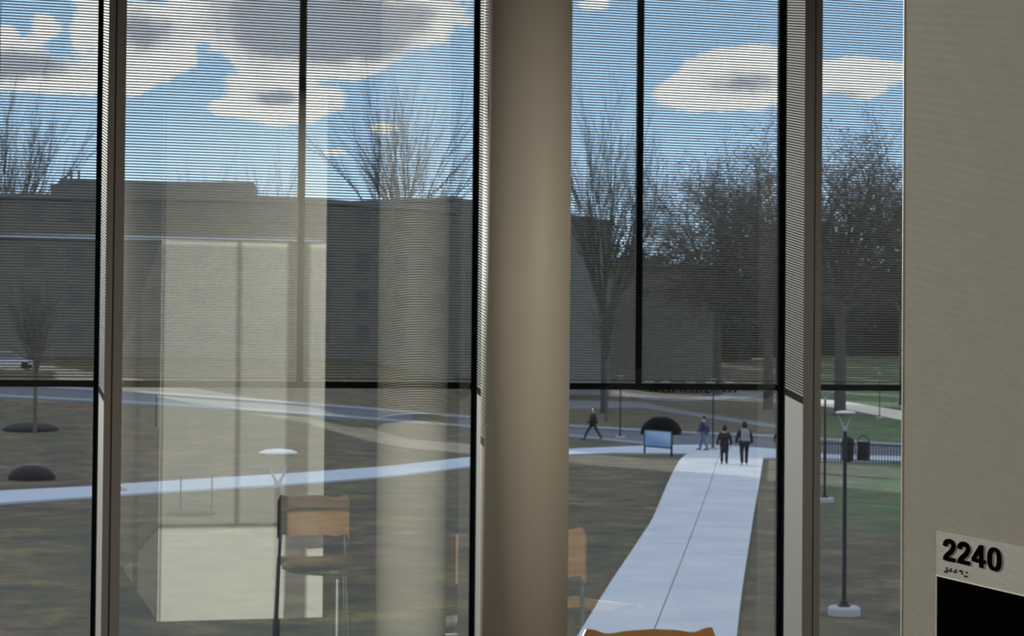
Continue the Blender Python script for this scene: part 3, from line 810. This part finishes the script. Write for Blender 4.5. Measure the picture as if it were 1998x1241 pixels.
# ------------------------------------------------------------ lamp posts
def lamp(base, label, h=3.77, head=.19):
    r = empty('street_lamp', base)
    MB().lathe((0, 0, 0), [(.30, -.1), (.30, .12), (.27, .16)], 24).build('concrete_base', M_curb2, r)
    MB().lathe((0, 0, .16), [(.12, 0), (.12, .03), (.075, .05), (.07, .10)], 16).build('base_flange', M_pole, r)
    MB().tube((0, 0, .2), (0, 0, h-.33), .042, .034, 14).build('pole', M_pole, r)
    MB().lathe((0, 0, h-.36), [(.036, 0), (.040, .02), (.040, .05)], 14).build('collar', M_polel, r)
    for s in (-1, 1):
        MB().path([(0, 0, h-.33), (s*.035, s*.0, h-.27), (s*head*.78, 0, h-.03)], [.020, .014, .010], 8).build('arm', M_polel, r)
    MB().lathe((0, 0, h-.035), [(head*.82, 0), (head, .010), (head*.98, .025), (head*.7, .045), (head*.25, .055)], 32).build('lamp_head', M_lens, r, True)
    r.rotation_euler = (0, 0, -YAW)
    return tag(r, label, 'street lamp', 'grey disc-topped lamp posts')
M_curb2 = mat('lamp_base_concrete', (.30, .30, .29), .85)
def lampat(x, ybase, label):
    p = G(x, ybase); lamp(p, label)
dl = .93*FPX/184.
p = P(543, 884, dl); lamp((p.x, p.y, GZ), 'nearest lamp post with pale disc head on two arms, before the bright reflection')
lampat(1647, 1200, 'dark lamp post on a round concrete base, left of the sign wall')
lampat(1609, 980, 'dark lamp post close to the right mullion, farther than its neighbour')
lampat(230, 961, 'lamp post hidden behind the left mullion, its base by the sidewalk')
lampat(1210, 856, 'distant thin lamp post beyond the road right of the column')
lampat(1391, 879, 'distant thin lamp post between the walkers at the walk end')
lampat(1716, 816, 'distant dark lamp post on the sunny far sidewalk')

# ------------------------------------------------------------ notice board
pl = G(1257, 886); pr = G(1311, 891); w = (pr-pl); w.z = 0; W_ = w.length
nb_ = empty('notice_board', pl, math.atan2(w.y, w.x)); tag(nb_, 'blue notice board on two dark legs beside the walk junction', 'sign board')
sc_ = (pl-CAM).length/FPX
MB().box(.04, W_-.04, -.02, .02, 17*sc_, 46*sc_).build('panel', M_signb, nb_)
for xx in (0, W_-.07): MB().box(xx, xx+.07, -.035, .035, -.2, 47*sc_).build('leg', M_fence, nb_)
MB().box(.07, W_-.07, -.03, .03, 14.5*sc_, 17*sc_-.001).build('bottom_rail', M_fence, nb_)
MB().box(.07, W_-.07, -.03, .03, 46*sc_+.001, 47.5*sc_).build('top_rail', M_fence, nb_)

# ------------------------------------------------------------ litter bins and fence
def litter(x, y, label, hood=True):
    p = G(x, y); r = empty('litter_bin', p, -YAW); s = (p-CAM).length/FPX
    MB().lathe((0, 0, 0), [(.26, 0), (.30, .05), (.31, .85), (.33, .88), (.33, .95)], 20).build('bin_body', M_bin, r)
    if hood:
        pts = [(.27*math.cos(a), 0, .95+.28*math.sin(a)) for a in [PI*k/10 for k in range(11)]]
        MB().path(pts, [.025]*11, 8).build('bin_hood_hoop', M_bin, r)
    else:
        MB().lathe((0, 0, .951), [(.33, 0), (.30, .12), (.18, .22), (.03, .25)], 20).build('bin_lid', M_bin, r)
    tag(r, label, 'litter bin')
litter(1684, 901, 'dark litter bin with a hoop handle, right of the lamp pole')
litter(1653, 901, 'dark domed litter bin partly behind the lamp pole', False)
fa = G(1590, 902); fb = G(1990, 916); t = fb-fa; Lf = t.length; fr = empty('picket_fence', fa, math.atan2(t.y, t.x))
tag(fr, 'low black picket fence along the road behind the lawn at right', 'fence')
nP = int(Lf/.14)
pk = MB().box(-.012, .012, -.012, .012, 0, .95); pm = None
for k in range(nP):
    if pm is None: o = pk.build('picket', M_fence, fr); pm = o.data
    else: o = link(bpy.data.objects.new('picket', pm)); o.parent = fr
    o.location = (k*.14, 0, 0)
for z in (.15, .86): MB().box(-.02, Lf, -.02, -.0125, z, z+.04).build('rail', M_fence, fr)

# low hedge/planter beyond
# ------------------------------------------------------------ cars
def car(loc, rz, label, col, s=1.0):
    r = empty('parked_car', loc, rz); mt = mat('car_paint_'+'%d' % int(sum(col)*100), col, .3)
    prof = [(-2.2, .35), (-2.2, .72), (-2.05, .86), (-1.55, .92), (1.0, .92), (2.0, .76), (2.2, .62), (2.2, .35)]
    def extr(pr, w0, w1, name, m_):
        n = len(pr); zt_ = max(z for _, z in pr)
        vs = [(x, -w0, z) for x, z in pr]+[(x, w0, z) for x, z in pr]
        if w1 != w0: vs = [(x, (-w1 if z > zt_-.1 else -w0), z) for x, z in pr]+[(x, (w1 if z > zt_-.1 else w0), z) for x, z in pr]
        fs = [tuple(range(n)), tuple(range(2*n-1, n-1, -1))]+[(i, n+i, n+(i+1) % n, (i+1) % n) for i in range(n)]
        return mesh_obj(name, vs, fs, m_, r)
    extr(prof, .88, .88, 'body', mt)
    extr([(-1.75, .921), (-1.2, 1.40), (.15, 1.42), (1.0, .921)], .78, .62, 'cabin', M_wing)
    extr([(-1.15, 1.421), (-1.0, 1.47), (.05, 1.47), (.15, 1.421)], .62, .60, 'roof', mt)
    for x in (-1.35, 1.35):
        for y in (-.80, .80):
            MB().tube((x, y-.1, .33), (x, y+.1, .33), .33, .33, 14).build('wheel', M_black, r)
    return tag(r, label, 'car', None)
p = gpt(20, 160); car(p+Vector((0, 0, .05)), -YAW+.1, 'pale grey car parked at the far left beyond the road', (.45, .47, .5))
CL = ['white', 'silver', 'pale', 'grey', 'silver', 'white']
for i, (x, cc) in enumerate([(1265, (.75, .68, .6)), (1300, (.5, .5, .5)), (1345, (.45, .47, .48)), (1385, (.3, .3, .3)), (1420, (.6, .6, .6))]):
    p = gpt(x, 272); car(p, -YAW+PI/2+PI*(i % 2)+.15, '%s car in front of the tan building, %s of five from the left' % (['cream', 'grey', 'blue-grey', 'dark grey', 'light grey'][i], ['first', 'second', 'third', 'fourth', 'last'][i]), cc)

# ------------------------------------------------------------ people
M_skin = mat('skin', (.35, .22, .16), .6); M_hair = mat('dark_hair', (.012, .010, .010), .7)
def skin_mesh(name, verts, edges, mt, parent, root=0, sub=2):
    me = bpy.data.meshes.new(name); bm = bmesh.new(); lay = bm.verts.layers.skin.verify(); vv = []
    for i, (p, r) in enumerate(verts):
        v = bm.verts.new(p); v[lay].radius = (r, r) if not isinstance(r, tuple) else r; v[lay].use_root = (i == root); vv.append(v)
    for a, b_ in edges: bm.edges.new((vv[a], vv[b_]))
    bm.to_mesh(me); bm.free(); me.materials.append(mt)
    o = link(bpy.data.objects.new(name, me)); o.parent = parent
    sk = o.modifiers.new('skin', 'SKIN'); sk.use_smooth_shade = True
    sb = o.modifiers.new('sub', 'SUBSURF'); sb.levels = sub; sb.render_levels = sub
    return o
def person(loc, rz, H, label, top_c, leg_c, stride=.35, arm=.15, coat=False, pack=None, hood=False, phones=False, shoe=(.02, .02, .02), lookdown=0.0):
    """local frame: faces -Y; x is the person's left-right"""
    r = empty('person', loc, rz); k = H/1.75
    def V(x, y, z): return (x*k, y*k, z*k)
    st = stride/2
    top_c = tuple(c*.55 for c in top_c); leg_c = tuple(c*.55 for c in leg_c)
    mt = mat('cloth_%03d%03d%03d' % tuple(int(c*999) for c in top_c), top_c, .85); ml = mat('cloth_%03d%03d%03d' % tuple(int(c*999) for c in leg_c), leg_c, .85)
    ms = mat('shoe_%03d' % int(shoe[0]*999), shoe, .6)
    V_ = [(V(0, 0, .95), .10*k), (V(0, .0, 1.15), .09*k), (V(0, 0, 1.36), .10*k), (V(0, -.01, 1.50), .052*k), (V(0, -.02, 1.60), .078*k), (V(0, -.02, 1.69), .072*k)]
    E_ = [(0, 1), (1, 2), (2, 3), (3, 4), (4, 5)]
    hands = {}; legs = {}; arms = {}
    for s, f in ((-1, 1), (1, -1)):
        hip = V(s*.09, 0, .90); knee = V(s*.10, -f*st*.55-.03, .50); ank = V(s*.10, -f*st, .09+(.03 if f < 0 else 0)); toe = V(s*.11, -f*st-.15, .035)
        sh_ = V(s*.175, 0, 1.40); el_ = V(s*.255, f*arm*.35+.02, 1.12); wr = V(s*.26, f*arm-.05, .89); hd = V(s*.262, f*arm-.07, .82)
        n = len(V_)
        V_ += [(hip, .065*k), (knee, .045*k), (ank, .030*k), (toe, .028*k), (sh_, .052*k), (el_, .040*k), (wr, .027*k), (hd, .030*k)]
        E_ += [(0, n), (n, n+1), (n+1, n+2), (n+2, n+3), (2, n+4), (n+4, n+5), (n+5, n+6), (n+6, n+7)]
        legs[s] = (hip, knee, ank, toe); arms[s] = (sh_, el_, wr)
        hx, hy, hz = hd
        for q, (fy, fl) in enumerate(((-.030, .070), (-.010, .080), (.010, .075), (.028, .060))):
            m0 = len(V_)
            V_ += [((hx, hy+fy*k, hz-.045*k), .0095*k), ((hx-s*.010*k, hy+fy*k, hz-(.045+fl*.6)*k), .0085*k), ((hx-s*.022*k, hy+fy*k, hz-(.045+fl)*k), .007*k)]
            E_ += [(n+7, m0), (m0, m0+1), (m0+1, m0+2)]
        m0 = len(V_); V_ += [((hx-s*.01*k, hy-.045*k, hz-.005*k), .010*k), ((hx-s*.02*k, hy-.060*k, hz-.04*k), .008*k)]; E_ += [(n+7, m0), (m0, m0+1)]
    skin_mesh('body', V_, E_, M_skin, r, 0, 1)
    # head details
    hc = V(0, -.02, 1.645)
    hr = MB().ellipsoid((hc[0], hc[1]+.018*k, hc[2]+.03*k), .088*k, .098*k, .098*k, 12, 8)
    if hood: hr = MB().ellipsoid((hc[0], hc[1]+.012*k, hc[2]+.01*k), .112*k, .118*k, .155*k, 12, 8)
    hr.build('hood' if hood else 'hair', mt if hood else M_hair, r, True)
    fc = MB().tube((hc[0], hc[1]-.085*k, hc[2]+.005*k), (hc[0], hc[1]-.112*k, hc[2]-.025*k), .010*k, .014*k, 6)
    fc.build('nose', M_skin, r)
    ey = MB()
    for s in (-1, 1): ey.ellipsoid((hc[0]+s*.032*k, hc[1]-.078*k, hc[2]+.012*k), .011*k, .008*k, .007*k, 6, 4)
    ey.build('eyes', M_hair, r)
    MB().ellipsoid((hc[0], hc[1]-.080*k, hc[2]-.05*k), .022*k, .006*k, .006*k, 6, 4).build('mouth', mat('lips', (.25, .10, .09), .6), r)
    ea = MB()
    for s in (-1, 1): ea.ellipsoid((hc[0]+s*.086*k, hc[1]+.005*k, hc[2]), .012*k, .02*k, .03*k, 6, 4)
    ea.build('ears', M_skin, r)
    if phones:
        pts = [(hc[0]+.098*k*math.cos(a), hc[1], hc[2]+.11*k*math.sin(a)) for a in [PI*j/10 for j in range(11)]]
        h_ = MB().path(pts, [.014*k]*11, 6)
        for s in (-1, 1): h_.ellipsoid((hc[0]+s*.105*k, hc[1], hc[2]-.005*k), .03*k, .045*k, .05*k, 8, 6)
        h_.build('headphones', mat('white_plastic', (.75, .75, .78), .5), r)
    # trousers, jacket, shoes
    TV = [(V(0, 0, .99), .165*k)]; TE = []
    for s in (-1, 1):
        a, b_, c_, d_ = legs[s]; n = len(TV); TV += [(a, .112*k), (b_, .070*k), ((c_[0], c_[1], c_[2]-.015*k), .062*k)]; TE += [(0, n), (n, n+1), (n+1, n+2)]
        MB().ellipsoid((d_[0], (c_[1]+d_[1])/2-.0*k, .045*k+(.02*k if c_[2] > .1*k else 0)), .050*k, .145*k, .045*k, 10, 6).build('shoe', ms, r, True)
    skin_mesh('trousers', TV, TE, ml, r, 0, 1)
    zb_ = .50 if coat else .80
    JV = [(V(0, 0, zb_), (.22 if coat else .18)*k), (V(0, 0, 1.05), .175*k), (V(0, 0, 1.22), .17*k), (V(0, 0, 1.38), .165*k), (V(0, 0, 1.48), .10*k)]
    JE = [(0, 1), (1, 2), (2, 3), (3, 4)]
    for s in (-1, 1):
        a, b_, c_ = arms[s]; n = len(JV); JV += [(a, .078*k), (b_, .060*k), (c_, .045*k)]; JE += [(3, n), (n, n+1), (n+1, n+2)]
    skin_mesh('coat' if coat else 'jacket', JV, JE, mt, r, 1, 1)
    if pack:
        bp = MB().bbox(-.15*k, .15*k, .12*k, .30*k, .98*k, 1.46*k, .05*k); bo = bp.build('backpack', mat('backpack_grey', pack, .8), r)
        MB().bbox(-.11*k, .11*k, .30*k, .345*k, 1.02*k, 1.22*k, .02*k).build('pocket', mat('backpack_grey', pack, .8), bo)
        for s in (-1, 1): MB().path([(s*.09*k, .14*k, 1.46*k), (s*.10*k, 0, 1.50*k), (s*.11*k, -.13*k, 1.42*k), (s*.13*k, -.12*k, 1.15*k)], [.018*k]*4, 6).build('strap', mat('backpack_strap', (.05, .05, .055), .8), bo)
    r.scale = (1.15, 1.1, 1); tag(r, label, 'person', None); return r
def pers(x, yfoot, ytop, rz, **k):
    p = G(x, yfoot); d_ = (p-CAM).dot(FW); H = (yfoot-ytop)*d_/FPX*1.0
    p.z += .06
    return person(p, rz, H, **k)
AW = PI-YAW      # back to the camera
pers(1413, 909, 834, AW, label='person in long black hooded coat walking away, left of the backpacker', top_c=(.010, .010, .014), leg_c=(.012, .012, .018), coat=True, hood=True, stride=.16)
pers(1452, 911, 827, AW+.06, label='person with grey backpack and dark hood walking away on the walk', top_c=(.014, .016, .030), leg_c=(.012, .013, .024), pack=(.20, .21, .22), hood=True, stride=.30, shoe=(.35, .35, .38))
pers(1373, 881, 814, AW+.9, label='person in purple-blue jacket and pale jeans at the walk junction', top_c=(.055, .055, .15), leg_c=(.14, .19, .34), stride=.55)
pers(1157, 861, 797, -YAW-PI/2, label='person in dark clothes striding along the road kerb, headphones on', top_c=(.030, .034, .040), leg_c=(.030, .034, .042), stride=.85, arm=.3, phones=True)
pers(1637, 791, 762, AW, label='distant person in dark clothes on the sunny far sidewalk', top_c=(.10, .12, .20), leg_c=(.01, .01, .015), stride=.3)
pers(1520, 893, 838, AW, label='person in black standing at the walk edge, half behind the right mullion', top_c=(.008, .008, .012), leg_c=(.008, .008, .012), stride=.1)
